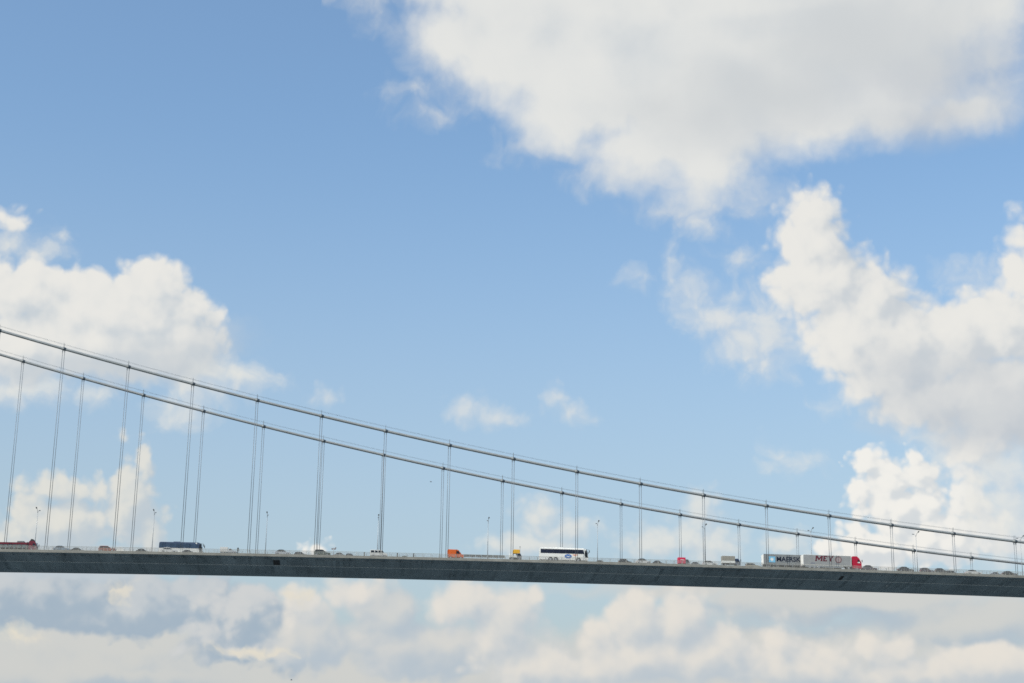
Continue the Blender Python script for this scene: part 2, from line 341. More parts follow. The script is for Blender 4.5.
steel_m = mat('blue grey girder paint', (.325, .352, .375), .6, vary=.35, scale=.16, stretch=(1, .35, .35), streak=.25, spec=.3)
joint_m = mat('girder joint paint', (.25, .278, .30), .65, vary=.35, scale=.5, spec=.3)
edge_m = mat('pale edge paint', (.215, .21, .185), .65, vary=.25, scale=.5, stretch=(1, 1, 2))
rail_m = mat('pale railing paint', (.30, .295, .26), .55, vary=.15, scale=.3)
walk_m = mat('walkway surfacing', (.22, .21, .19), .85, vary=.2, scale=1.2)
road_m = mat('asphalt', (.05, .05, .052), .85, vary=.25, scale=.8)
line_m = mat('road paint', (.7, .7, .68), .7, vary=.15, scale=2)
guard_m = mat('galvanised steel', (.30, .31, .31), .45, .6, vary=.15, scale=1.0)
cable_m = mat('cable wrapping paint', (.25, .265, .265), .5, vary=.12, scale=.35, spec=.45)
clamp_m = mat('cable band steel', (.16, .175, .18), .5, .3, vary=.2, scale=2)
rope_m = mat('hanger rope', (.16, .18, .195), .5, .4, vary=.15, scale=.4)
hatch_mark_m = mat('rusty hatch and mark paint', (.050, .042, .042), .7, vary=.35, scale=1.5)
lampwhite_m = mat('white lamp housing', (.8, .8, .8), .4)

xs = [X0 + (X1-X0)*i/120 for i in range(121)]
def loft(section, name, material, parent, x_list=xs, closed=True):
    m = MB(); rings = []
    for x in x_list: rings.append([m.bm.verts.new((x, y, zd(x)+z)) for y, z in section])
    n = len(section)
    for a, b in zip(rings, rings[1:]):
        for i in range(n if closed else n-1):
            j = (i+1) % n; m.bm.faces.new((a[i], a[j], b[j], b[i]))
    if closed: m.bm.faces.new(rings[0]); m.bm.faces.new(rings[-1][::-1])
    return m.build(name, material, parent)

MID = (NEAR+FAR)/2
PANEL = [(.10, -.95), (5.15, -1.93), (13.0, -3.05)]                  # the inclined underside: nose, fold, edge of the flat bottom
def under(y):
    (a, za), (b, zb), (c, zcc) = PANEL
    return za+(zb-za)*(y-a)/(b-a) if y < b else zb+(zcc-zb)*(y-b)/(c-b)
half = [(-2.62, -.10), (-2.62, -.52), (-.15, -.74), (.10, -.78)] + PANEL
girder = loft(half + [(2*MID-y, z) for y, z in half[::-1]], 'deck_girder', steel_m, bridge)
for k in range(-42, 45):                     # brackets under the near walkway, four to a bay
    x = k*4.48 + .6; z = zd(x)
    m = MB()
    m.hexa([(x-.06, -2.45, z-.66), (x+.06, -2.45, z-.66), (x+.06, .16, z-1.10), (x-.06, .16, z-1.10),
            (x-.06, -2.45, z-.50), (x+.06, -2.45, z-.50), (x+.06, .12, z-.76), (x-.06, .12, z-.76)])
    m.build('walkway_bracket', steel_m, girder)
for k in range(int(X0/BAY)+1, int(X1/BAY)+1):    # erection joints of the girder boxes, one to a bay
    x = k*BAY + 6.2
    m = MB()
    for (ya, yb) in ((.15, 5.10), (5.20, 12.95)):
        m.hexa([(x-.5, ya, zd(x)+under(ya)-.012), (x+.5, ya, zd(x)+under(ya)-.012), (x+.5, yb, zd(x)+under(yb)-.012), (x-.5, yb, zd(x)+under(yb)-.012),
                (x-.5, ya, zd(x)+under(ya)+.03), (x+.5, ya, zd(x)+under(ya)+.03), (x+.5, yb, zd(x)+under(yb)+.03), (x-.5, yb, zd(x)+under(yb)+.03)])
    m.build('girder_joint', joint_m, girder)
m = MB(); m.path([(x, 5.15, zd(x)+under(5.15)-.06) for x in xs], .14, n=8); m.build('gantry_rail', mat('gantry rail paint', (.42, .45, .47), .6), girder)
for s in (0, 1):
    p = lambda y: y if not s else 2*MID-y
    loft([(p(-2.80), .06), (p(-2.80), -.56), (p(-2.63), -.56), (p(-2.63), .06)], 'edge_beam', edge_m, bridge)
    loft([(p(-2.62), 0), (p(-2.62), -.09), (p(.70), -.09), (p(.70), 0)], 'walkway', walk_m, bridge)
    m = MB()
    for h, r in ((1.12, .05), (.78, .022), (.45, .022), (.16, .03)):
        m.path([(x, p(-2.70), zd(x)+h) for x in xs], r, n=6)
    k = 0; x = X0
    while x < X1:
        z = zd(x)
        if k % 8 == 0: m.box(x-.05, x+.05, p(-2.70)-.04, p(-2.70)+.04, z+.065, z+1.16)
        elif s == 0: m.box(x-.017, x+.017, p(-2.70)-.012, p(-2.70)+.012, z+.16, z+1.10)
        x += .28; k += 1
    m.build('railing', rail_m, bridge)
    # kerb beam with a steel guard rail between walkway and traffic
    loft([(p(.72), .62), (p(.72), -.08), (p(1.02), -.08), (p(1.02), .62)], 'kerb', edge_m, bridge)
    m = MB()
    m.path([(x, p(.86), zd(x)+1.30) for x in xs], .045, n=8); m.path([(x, p(.86), zd(x)+.98) for x in xs], .03, n=8)
    x = X0+.5
    while x < X1-.5: m.box(x-.05, x+.05, p(.86)-.05, p(.86)+.05, zd(x)+.62, zd(x)+1.30); x += 2.24
    m.build('guard_rail', guard_m, bridge)
ROAD = lambda y: .55 + .02*min(y, 2*MID-y)
loft([(1.04, -.08), (MID, -.06), (32.76, -.08), (32.76, ROAD(1.04)), (MID, ROAD(MID)), (1.04, ROAD(1.04))], 'road_surface', road_m, bridge)
m = MB()
for y in (1.35, 15.95, 17.85, 32.45):
    for a, b in zip(xs, xs[1:]):
        m.hexa([(a, y-.07, zd(a)+ROAD(y)+.001), (b, y-.07, zd(b)+ROAD(y)+.001), (b, y+.07, zd(b)+ROAD(y)+.001), (a, y+.07, zd(a)+ROAD(y)+.001),
                (a, y-.07, zd(a)+ROAD(y)+.006), (b, y-.07, zd(b)+ROAD(y)+.006), (b, y+.07, zd(b)+ROAD(y)+.006), (a, y+.07, zd(a)+ROAD(y)+.006)])
for y in (5.1, 8.8, 12.45, 21.3, 25.0, 28.7):
    x = X0+2
    while x < X1-4:
        m.hexa([(a, y+d, zd(a)+ROAD(y)+h) for h in (.001, .006) for a, d in ((x, -.07), (x+3, -.07), (x+3, .07), (x, .07))]); x += 9
m.build('lane_marking', line_m, bridge)
m = MB()
for dy in (-.45, .45): m.path([(x, MID+dy, zd(x)+ROAD(MID)+.72) for x in xs], .13, n=8)
x = X0+.5
while x < X1-.5: m.box(x-.06, x+.06, MID-.40, MID+.40, zd(x)+ROAD(MID), zd(x)+ROAD(MID)+.8); x += 3.0
m.build('median_barrier', guard_m, bridge)
# a stretch of railing that carries a grey screen
m = MB(); a, b = -13.37, -2.26
n = 7
for i in range(n):
    u, w = a+(b-a)*i/n+.04, a+(b-a)*(i+1)/n-.04
    m.hexa([(u, -2.60, zd(u)+.42), (w, -2.60, zd(w)+.42), (w, -2.57, zd(w)+.42), (u, -2.57, zd(u)+.42),
            (u, -2.60, zd(u)+1.22), (w, -2.60, zd(w)+1.22), (w, -2.57, zd(w)+1.22), (u, -2.57, zd(u)+1.22)])
m.build('railing_screen', mat('grey screen sheet', (.27, .28, .275), .6), bridge)
# dark hatch in the girder side and a second, smaller dark plate
for a, b, ya, yb in ((-65.03, -63.22, .7, 4.6), (92.97, 93.89, 1.6, 4.9)):
    m = MB(); c = zd((a+b)/2)
    m.hexa([(a, ya, c+under(ya)-.06), (b, ya, c+under(ya)-.06), (b, yb, c+under(yb)-.06), (a, yb, c+under(yb)-.06),
            (a, ya, c+under(ya)+.05), (b, ya, c+under(ya)+.05), (b, yb, c+under(yb)+.05), (a, yb, c+under(yb)+.05)])
    m.build('hatch', hatch_mark_m, girder)  # the smaller plate is only a dark mark on the underside
x = 108.51
m = MB(); m.tube((x, 9.0, zd(x)+under(9)+.05), (x, 9.0, zd(x)+under(9)-.25), .15); m.build('marker_lamp', lampwhite_m, girder)

for yc in (NEAR, FAR):
    cab = MB(); pts = [(x, yc, zc(x)) for x in [X0+(X1-X0)*i/240 for i in range(241)]]
    cab.path(pts, .385, n=18)
    cab_o = cab.build('main_cable', cable_m, bridge)
    m = MB()
    for dy in (-.42, .42): m.path([(x, yc+dy, z+1.25) for x, _, z in pts], .022, n=5)
    m.build('hand_strand', rope_m, cab_o)
    for k in range(-21, 27):
        x = k*BAY; z = zc(x)
        if zc(x) - zd(x) < 1.0: continue
        sl = (zc(x+.5)-zc(x-.5))
        d = Vector((1, 0, sl)).normalized()
        c = Vector((x, yc, z))
        m = MB(); m.tube(c-d*.62, c+d*.62, .44, n=14); m.tube(c-d*.3, c+d*.3, .50, n=14)
        for dx in (-.28, .28): m.box(x+dx-.10, x+dx+.10, yc-.16, yc+.16, z-.95, z-.3)     # lugs that hold the two ropes
        for dy in (-.42, .42): m.tube((x, yc+dy, z+.2), (x, yc+dy, z+1.7), .05, .035, n=6)   # posts of the hand strands
        m.build('cable_band', clamp_m, cab_o)
        m = MB()
        for dx in (-.28, .28):
            m.tube((x+dx, yc, zd(x)-.05), (x+dx, yc, z-.6), .068, n=8)
            m.tube((x+dx, yc, zd(x)), (x+dx, yc, zd(x)+.9), .11, .075, n=8)
        m.build('hanger', rope_m, bridge)

# ------------------------------------------------------------------ street lamps on the median
pole_m = mat('lamp post steel', (.34, .36, .37), .5, .3, vary=.1)
head_m = mat('dark lamp housing', (.06, .062, .065), .5)
glass_m0 = mat('lamp lens', (.5, .5, .46), .2)
lamp_words = ['beside the red lorry cab', 'just behind the dark blue coach', 'standing alone over the white pickup', 'against the paired hangers above the white minivan',
              'over the grey railing screen', 'just ahead of the white coach', 'over the red box truck', 'behind the maroon lettered trailer', 'over the dark cars ahead of the red cab', 'at the right edge of the picture']
lamp_x = [-131.69, -99.59, -68.12, -36.75, -5.38, 26.24, 57.52, 89.02, 120.49, 152.14]
def lamp(x, words):
    zb = zd(x)+ROAD(MID)
    t = thing('street_lamp', 'tall grey double armed street lamp ' + words, 'street lamp', (x, MID, zb), group='street lamps along the median')
    m = MB(); m.tube((0, 0, 0), (0, 0, 12.6), .11, .06, n=10); m.box(-.25, .25, -.25, .25, .0, .06); m.build('pole', pole_m, t)
    for s in (-1, 1):
        m = MB(); m.tube((0, 0, 12.3), (0, s*.9, 13.0), .055, .05, n=8); m.tube((0, s*.88, 12.99), (0, s*2.0, 13.25), .05, .045, n=8); m.build('arm', pole_m, t)
        m = MB(); m.hexa([(-.16, s*1.85, 13.18), (.16, s*1.85, 13.18), (.20, s*2.75, 13.33), (-.20, s*2.75, 13.33), (-.11, s*1.85, 13.32), (.11, s*1.85, 13.32), (.14, s*2.75, 13.50), (-.14, s*2.75, 13.50)])
        h = m.build('lamp_head', head_m, t)
        m = MB(); m.hexa([(-.15, s*2.0, 13.13), (.15, s*2.0, 13.13), (.18, s*2.7, 13.26), (-.18, s*2.7, 13.26), (-.15, s*2.0, 13.19), (.15, s*2.0, 13.19), (.18, s*2.7, 13.32), (-.18, s*2.7, 13.32)])
        m.build('lens', glass_m0, h)
for x, w_ in zip(lamp_x, lamp_words): lamp(x, w_)

# ------------------------------------------------------------------ traffic
glass_m = mat('tinted glass', (.014, .018, .024), .10, vary=.1, spec=.25)
tyre_m = mat('tyre rubber', (.02, .02, .02), .85)
rim_m = mat('wheel rim', (.45, .45, .46), .35, .7)
trim_m = mat('black trim', (.025, .025, .027), .6)
red_m = mat('tail light', (.45, .02, .02), .3)
clear_m = mat('headlight glass', (.75, .75, .72), .15, spec=.6)
white_m = mat('white paint', (.66, .66, .62), .4, coat=.1, vary=.06)
def paint(name, c): return mat(name, c, .45, .0, vary=.06, coat=.08, spec=.2)

LANE = {1: 3.3, 2: 7.0, 3: 10.7, 4: 14.2}
def on_road(name, label, cat, x, lane, group=None):
    y = LANE[lane]; slope = (zd(x+1)-zd(x-1))/2
    return thing(name, label, cat, (x, y, zd(x)+ROAD(y)+.002), -math.atan(slope), group)
def wheels(t, axles, r, track, w):
    for x in axles:
        for s in (-1, 1):
            m = MB(); m.wheel(x, s*track, r, w); wo = m.build('wheel', tyre_m, t)
            m = MB(); m.tube((x, s*(track+w/2-.03), r), (x, s*(track+w/2+.015), r), r*.62, r*.55, n=16); m.build('rim', rim_m, wo)
def lights(t, L, hw, z, zt, front=None, back=None):
    for s in (-1, 1):
        m = MB(); f = L/2 if front is None else front; b = -L/2 if back is None else back
        m.box(f-.10, f+.02, s*(hw-.24)-.17, s*(hw-.24)+.17, z-.08, z+.08); m.build('headlight', clear_m, t)
        m = MB(); m.box(b-.02, b+.10, s*(hw-.2)-.14, s*(hw-.2)+.14, zt-.10, zt+.10); m.build('tail_light', red_m, t)

CARS = 'cars crossing on the near carriageway'
def car(xa, xb, lane, H, colour, label, shape='saloon', group=CARS, roof=None):
    """xa, xb: rear and front end along the bridge; the car faces +x"""
    L = xb-xa; hw = .89; y0 = .24
    t = on_road('car', label, 'car', (xa+xb)/2, lane, group)
    r = L/2; k = L/4.5; belt = H*.62; roofz = H
    tail = {'saloon': (-r+.95*k, -r+.35*k, .93), 'hatch': (-r+.45*k, -r+.12*k, .97), 'suv': (-r+.30*k, -r+.10*k, 1.0)}[shape]
    bonnet = belt*(.90 if shape != 'suv' else .96)
    low = [(-r+.05, y0+.12), (-r+.12, y0), (r-.15, y0), (r-.02, y0+.14), (r, bonnet*.72), (r-.18*k, bonnet*.9), (r-1.15*k, bonnet), (r-1.35*k, belt), (tail[1], belt*1.01), (-r+.06, belt*tail[2]), (-r, belt*.7)]
    m = MB(); m.side(low, hw); m.bevel(.05, 2); body = m.build('body', colour, t)
    wf, wr = r-1.25*k, r-2.05*k                                        # foot and head of the windscreen
    rt, rb = tail[0], tail[1]
    top = [(wf, belt-.02), (wr, roofz-.05), (wr-.35*k, roofz), (rt+.35*k, roofz-.01), (rt, roofz-.07), (rb, belt-.02)]
    m = MB(); m.side(top, hw-.07, hw-.24, belt, roofz); m.bevel(.04, 2); m.build('cabin', roof or colour, t)
    def inset(pts, f):
        cx = sum(p[0] for p in pts)/len(pts); cz = sum(p[1] for p in pts)/len(pts)
        return [(cx+(x-cx)*f, cz+(z-cz)*f) for x, z in pts]
    def lean(z): return hw-.07-.17*min(1, max(0, (z-belt)/(roofz-belt)))
    mid_x = (wr+rt)/2 - .05
    z1 = roofz-.10; z0_ = belt+.03
    for a, b, c, d in ((wf-.14, wr-.10, mid_x+.04, mid_x+.04), (mid_x-.04, mid_x-.04, rt+.12, rb+.16)):
        for s in (-1, 1):
            m = MB(); q = [(a, z0_), (b, z1), (c, z1), (d, z0_)]
            m.hexa([(x, s*(lean(z)-.03), z) for x, z in q] + [(x, s*(lean(z)+.012), z) for x, z in q]); m.build('side_window', glass_m, t)
    def pane(name, xa_, za, xb_, zb, sgn):
        m = MB(); u0, u1 = .70, .58; e = .02*sgn
        m.hexa([(xa_-e*2, -u0, za), (xa_-e*2, u0, za), (xb_-e*2, u1, zb), (xb_-e*2, -u1, zb), (xa_+e, -u0, za), (xa_+e, u0, za), (xb_+e, u1, zb), (xb_+e, -u1, zb)]); m.build(name, glass_m, t)
    pane('windscreen', wf-.06*k, belt+.03, wr+.05*k, roofz-.10, 1)
    pane('rear_window', rb+.06*k, belt+.04, rt-.02*k, roofz-.13, -1)
    wheels(t, (r-.85*k, -r+.80*k), .315, hw-.10, .20)
    lights(t, L, hw, bonnet*.78, belt*.78)
    m = MB(); m.box(-r-.012, -r+.1, -.26, .26, y0+.2, y0+.32); m.build('number_plate', clear_m, t)
    return t

silver = paint('silver paint', (.33, .35, .37)); bluesilver = paint('blue silver paint', (.17, .22, .27)); rust = paint('rust red paint', (.22, .07, .045))
black = paint('black paint', (.02, .021, .024)); grey = paint('mid grey paint', (.16, .165, .17)); dark = paint('dark grey paint', (.038, .038, .044))
green = paint('dark green paint', (.035, .055, .045)); plum = paint('purple grey paint', (.075, .06, .075)); khaki = paint('khaki paint', (.27, .25, .19)); whitec = paint('car white', (.52, .52, .50)); navy = paint('navy paint', (.035, .055, .10))

car(-123.99, -119.63, 1, 1.48, bluesilver, 'blue silver saloon just ahead of the red dropside lorry', 'saloon')
car(-119.97, -116.24, 2, 1.5, black, 'black saloon, only its roof showing, behind the rust red car', 'saloon')
car(-112.01, -107.44, 1, 1.62, rust, 'rust red estate car with dark windows', 'suv')
car(-102.59, -98.83, 2, 1.5, black, 'black saloon beside the lamp behind the dark blue coach', 'saloon')
car(-95.46, -91.05, 1, 1.52, whitec, 'white saloon in front of the dark blue coach', 'saloon')
car(-90.21, -86.43, 2, 1.4, dark, 'dark grey low car in front of the dark blue coach', 'saloon')
car(-64.69, -60.49, 1, 1.5, silver, 'silver saloon right of the lamp that stands alone', 'saloon', roof=black)
car(-59.67, -55.98, 2, 1.46, dark, 'dark grey hatchback between the silver saloon and the dark green car', 'hatch')
car(-54.12, -49.63, 1, 1.74, green, 'dark green off road car below the paired hangers', 'suv')
car(-48.72, -45.15, 2, 1.5, grey, 'grey saloon just ahead of the dark green car', 'saloon')
car(-45.71, -42.39, 3, 1.7, navy, 'navy hatchback beyond the grey saloon', 'hatch')
car(-30.58, -26.95, 3, 1.38, green, 'dark green low saloon between the two stanchions', 'saloon')
car(24.48, 28.18, 3, 1.6, dark, 'dark grey saloon just ahead of the white coach', 'saloon')
car(30.73, 34.41, 2, 1.75, black, 'black hatchback at the foot of the far hanger ahead of the white coach', 'hatch')
car(35.06, 39.14, 1, 1.5, whitec, 'white saloon with a black roof', 'saloon', roof=black)
car(40.23, 43.79, 2, 1.52, dark, 'dark grey saloon between the black roofed white car and the red truck', 'saloon')
car(51.05, 54.62, 2, 1.45, grey, 'grey saloon just ahead of the red box truck', 'saloon')
car(53.98, 57.95, 1, 1.5, whitec, 'white hatchback with dark windows behind the pale tilt truck', 'hatch')
car(66.94, 71.1, 2, 1.6, khaki, 'khaki off road car behind the container lorry', 'suv')
car(99.48, 103.78, 1, 1.62, plum, 'purple grey saloon just ahead of the red cabbed lorry', 'saloon')
car(109.76, 114.43, 1, 1.55, dark, 'dark grey saloon alone in a gap, next to a lamp', 'saloon')
car(116.31, 120.24, 1, 1.46, plum, 'purple grey hatchback, first of two cars nose to tail', 'hatch')
car(120.67, 124.34, 1, 1.5, dark, 'dark grey hatchback, second of two cars nose to tail', 'hatch')
car(126.62, 130.47, 3, 1.85, grey, 'tall grey people carrier beyond the near lane', 'suv')
car(129.76, 134.14, 1, 1.38, whitec, 'low white saloon with a dark roof near the right edge', 'saloon', roof=dark)
car(138.22, 141.9, 2, 1.42, silver, 'silver saloon between the low white saloon and the black one', 'saloon')
car(140.22, 144.47, 1, 1.42, black, 'black saloon furthest along the near lane', 'saloon')

# --- coaches
def coach(xa, xb, lane, H, label, upper, lower, roofcol, axles, panes, gap):
    L = xb-xa; hw = 1.27; r = L/2
    t = on_road('coach', label, 'coach', (xa+xb)/2, lane, None)
    zb = .34; wz0, wz1 = H*.56, H*.885
    m = MB(); m.side([(-r, zb+.15), (-r+.1, zb), (r-.15, zb), (r-.02, zb+.2), (r, 1.15), (r-.12, wz0), (-r+.02, wz0)], hw); m.bevel(.05); body = m.build('lower_body', lower, t)
    m = MB(); m.side([(-r+.02, wz0), (r-.12, wz0), (r-.55, wz1), (-r+.05, wz1)], hw-.005); m.build('upper_body', upper, t)
    m = MB(); m.side([(-r+.06, wz1+.003), (r-.60, wz1+.003), (r-.95, H-.12), (r-1.5, H), (-r+.5, H), (-r+.12, H-.14)], hw-.005, hw-.25, H-.16, H); m.build('roof', roofcol, t)
    m = MB(); m.box(-r*.35, -r*.05, -.85, .85, H-.005, H+.16); m.bevel(.05); m.build('roof_unit', roofcol, t)
    n = 7; a, b = -r+.22, r-1.12
    for s in (-1, 1):
        for i in range(n):
            u, w = a+(b-a)*i/n+gap, a+(b-a)*(i+1)/n-gap
            e = 0 if i < n-1 else -.35
            m = MB(); q = [(u, wz0+.06), (w, wz0+.06), (w+e, wz1-.02), (u, wz1-.02)]
            m.hexa([(x, s*(hw-.02), z) for x, z in q] + [(x, s*(hw+.015), z) for x, z in q]); m.build('window', panes, t)
    m = MB(); m.hexa([(r-.10, -1.12, 1.25), (r-.10, 1.12, 1.25), (r-.42, 1.08, H-.30), (r-.42, -1.08, H-.30), (r+.035, -1.12, 1.25), (r+.035, 1.12, 1.25), (r-.70, 1.08, H-.22), (r-.70, -1.08, H-.22)]); m.bevel(.03); m.build('windscreen', glass_m, t)
    for s in (-1, 1):   # corner glass that wraps round to the side, then the drooping mirrors
        m = MB(); q = [(r-.85, 1.15), (r-.14, 1.15), (r-.22, wz0+.1), (r-.48, wz1-.25), (r-.66, wz1-.05), (r-.92, wz1-.35), (r-1.05, wz0-.1)]
        m.plate(q, s*(hw+.012) + (.012 if s > 0 else .012), .024); m.build('corner_window', glass_m, t)
        m = MB(); m.path([(r-.5, s*1.2, H-.35), (r+.15, s*1.32, H-.42), (r+.30, s*1.36, H-.6)], .035, n=6); m.box(r+.2, r+.38, s*1.36-.13, s*1.36+.13, H-1.2, H-.6); m.build('mirror', trim_m, t)
    m = MB(); m.box(r-1.95, r-1.15, -hw-.010, -hw+.02, .5, wz0-.02); m.build('door', lower, t)
    for x in axles(r):
        for sg in (-1, 1):
            m = MB(); m.tube((x, sg*(hw-.02), .52), (x, sg*(hw+.010), .52), .68, n=24); m.build('wheel_arch', trim_m, t)
    wheels(t, axles(r), .50, hw-.12, .30)
    lights(t, L, hw, .8, 1.3)
    return t, r, hw
t, r, hw = coach(7.94, 21.48, 1, 3.78, 'white touring coach with a blue oval emblem on its side', white_m, white_m, white_m, lambda r: (-r+3.0, -r+4.45, r-2.75), mat('blue black coach glass', (.012, .016, .034), .10, vary=.5, scale=.5, spec=.25), .008)
blue_m = mat('emblem blue', (.03, .12, .36), .4); orange_m = mat('faded orange print', (.62, .22, .12), .5)
m = MB(); n = 28; cx = -r + 7.9
m.plate([(cx+1.0*math.cos(2*PI*i/n), 1.42+.60*math.sin(2*PI*i/n)) for i in range(n)], -hw+.002, .02); em = m.build('emblem', blue_m, t)
m = MB(); m.plate([(cx-.75, 1.30), (cx-.35, 1.62), (cx, 1.40), (cx+.35, 1.62), (cx+.75, 1.30), (cx+.38, 1.46), (cx, 1.20), (cx-.38, 1.46)], -hw-.019, .012); m.build('emblem_mark', white_m, em)
m = MB(); m.box(r-4.4, r-2.9, -hw-.016, -hw+.02, 1.78, 1.98); m.box(r-4.1, r-3.4, -hw-.016, -hw+.02, 1.52, 1.68); m.build('side_print', orange_m, t)

t, r, hw = coach(-96.81, -84.89, 3, 3.85, 'dark blue and white coach passing beyond the near lane cars', navy, white_m, paint('dark blue roof paint', (.035, .055, .095)), lambda r: (-r+3.2, r-2.75), mat('blue coach glass', (.035, .062, .105), .12, vary=.5, scale=.5, spec=.3), .03)
m = MB(); m.side([(r-1.75, 3.0), (r-1.45, 3.0), (r-1.62, 3.73), (r-2.0, 3.73)], hw+.012); m.build('side_flash', white_m, t)

# --- lorries
def cab(t, x0, x1, H, hw, colour, base=.55, slant=.45):
    """tractor cab, faces +x"""
    w = H*.55
    m = MB(); m.side([(x0, base), (x1-.05, base), (x1, base+.5), (x1-.04, w), (x1-slant*.9, H*.86), (x1-slant*1.7, H), (x0+.1, H-.02), (x0, H*.9)], hw, hw-.14, w, H); m.bevel(.05); c = m.build('cab', colour, t)
    m = MB(); m.hexa([(x1-.1, -hw+.16, w+.02), (x1-.1, hw-.16, w+.02), (x1-slant-.1, hw-.24, H*.84), (x1-slant-.1, -hw+.24, H*.84), (x1-.01, -hw+.16, w+.02), (x1-.01, hw-.16, w+.02), (x1-slant*.82, hw-.24, H*.84), (x1-slant*.82, -hw+.24, H*.84)]); m.build('windscreen', glass_m, t)
    for s in (-1, 1):
        q = [(x1-.25, w+.03), (x1-slant-.2, H*.78), (x1-1.15, H*.78), (x1-1.15, w+.03)]
        m = MB(); ln = lambda z: hw-.14*min(1, max(0, (z-w)/(H-w)))
        m.hexa([(x, s*(ln(z)-.03), z) for x, z in q] + [(x, s*(ln(z)+.014), z) for x, z in q]); m.build('side_window', glass_m, t)
        m = MB(); m.box(x1+.02, x1+.16, s*(hw+.16)-.1, s*(hw+.16)+.1, w+.1, w+.75); m.box(x1-.15, x1+.1, s*(hw+.02)-.03, s*(hw+.06)+.03, w+.5, w+.55); m.build('mirror', trim_m, t)
        m = MB(); m.box(x1-.06, x1+.02, s*(hw-.3)-.2, s*(hw-.3)+.2, base+.18, base+.4); m.build('headlight', clear_m, t)
    m = MB(); m.box(x1-.04, x1+.022, -hw+.5, hw-.5, base+.5, w-.15); m.build('grille', trim_m, t)
    return c
def chassis(t, x0, x1, z=.95):
    m = MB(); m.box(x0, x1, -.45, .45, z-.28, z); m.build('chassis', trim_m, t)

# trailer lorry with the maroon lettering
A, B, C = 82.31, 96.19, 99.16
c0 = (A+C)/2
t = on_road('trailer_lorry', 'red cabbed lorry with a pale trailer lettered in maroon', 'lorry', c0, 1)
a, b, f = A-c0, B-c0, C-c0
trailer_m = mat('pale grey tarpaulin', (.255, .262, .258), .5, vary=.10, scale=.9)
frame_m = mat('trailer frame white', (.74, .73, .68), .45)
m = MB(); m.box(a+.12, b-.1, -1.24, 1.24, 1.12, 3.86); m.bevel(.03); box = m.build('trailer_box', trailer_m, t)
m = MB(); m.box(a, a+.115, -1.27, 1.27, .95, 3.93); m.build('rear_door', frame_m, box)
m = MB()
for z in (1.02, 3.87): m.box(a+.12, b-.05, -1.27, 1.27, z, z+.09)
m.box(b-.095, b-.0, -1.27, 1.27, 1.12, 3.86); m.build('trailer_frame', frame_m, box)
m = MB(); m.box(a+.6, b-2.2, -1.22, -1.18, .42, 1.0); m.box(a+.6, b-2.2, 1.18, 1.22, .42, 1.0); m.build('side_guard', guard_m, box)
chassis(t, a+.1, f-.6, 1.0)
maroon_m = mat('maroon lettering', (.10, .018, .028), .5)
s_ = (b-a)/48.3
m = MB()                                     # three slanted slab letters: M E Y
for x0, glyph in ((a+12.1*s_, [(-.08,0),(.50,0),(.50,.18),(.42,.18),(.42,.92),(.98,.20),(1.56,.95),(1.56,.18),(1.46,.18),(1.46,0),(2.10,0),(2.10,.18),(2.0,.18),(2.0,1.34),(2.10,1.34),(2.10,1.52),(1.52,1.52),(1.0,.86),(.50,1.52),(-.08,1.52),(-.08,1.34),(0,1.34),(0,.18),(-.08,.18)]),
                  (a+19.9*s_, [(0,0),(1.12,0),(1.12,.46),(.96,.46),(.96,.30),(.42,.30),(.42,.62),(.80,.62),(.80,.90),(.42,.90),(.42,1.22),(.96,1.22),(.96,1.06),(1.12,1.06),(1.12,1.52),(0,1.52)]),
                  (a+24.6*s_, [(.48,0),(1.02,0),(1.02,.18),(.95,.18),(.95,.62),(1.38,1.34),(1.50,1.34),(1.50,1.52),(.96,1.52),(.96,1.34),(1.02,1.34),(.75,.88),(.48,1.34),(.54,1.34),(.54,1.52),(0,1.52),(0,1.34),(.12,1.34),(.55,.62),(.55,.18),(.48,.18)])):
    m.plate([(x0+x+.16*z, 2.20+z) for x, z in glyph], -1.238, .012)
m.build('lettering', maroon_m, box)
m = MB(); n = 28; cx = a+35.3*s_
m.plate([(cx+.98*math.cos(2*PI*i/n), 2.75+.98*math.sin(2*PI*i/n)) for i in range(n)], -1.238, .012); rd = m.build('round_emblem', mat('emblem brown', (.17, .11, .11), .5), box)
m = MB(); m.plate([(cx+.70*math.cos(2*PI*i/n), 2.75+.70*math.sin(2*PI*i/n)) for i in range(n)], -1.250, .008); m.plate([(cx-.5, 2.6), (cx+.5, 2.6), (cx+.5, 2.9), (cx-.5, 2.9)], -1.258, .006); m.build('emblem_disc', mat('emblem grey', (.33, .27, .26), .5), rd)
m = MB(); m.box(a+7.7*s_, a+12*s_, -1.250, -1.238, 1.55, 1.68); m.build('small_print', mat('print blue', (.05, .08, .18), .5), box)
cabred = paint('red cab paint', (.36, .012, .035))
cab(t, b+.35, f, 3.95, 1.24, cabred, .5, .75)
m = MB(); m.plate([(f-1.35, 2.05), (f-.35, 2.0), (f-.75, 2.45)], -1.245, .015); m.build('cab_flash', white_m, t)
wheels(t, (a+1.9, a+3.2, a+4.5), .50, 1.06, .30); wheels(t, (b-.75, f-1.35), .52, 1.05, .32)
m = MB(); m.box(a-.02, a+.05, -1.1, -.8, 1.0, 1.12); m.box(a-.02, a+.05, .8, 1.1, 1.0, 1.12); m.build('tail_light', red_m, box)

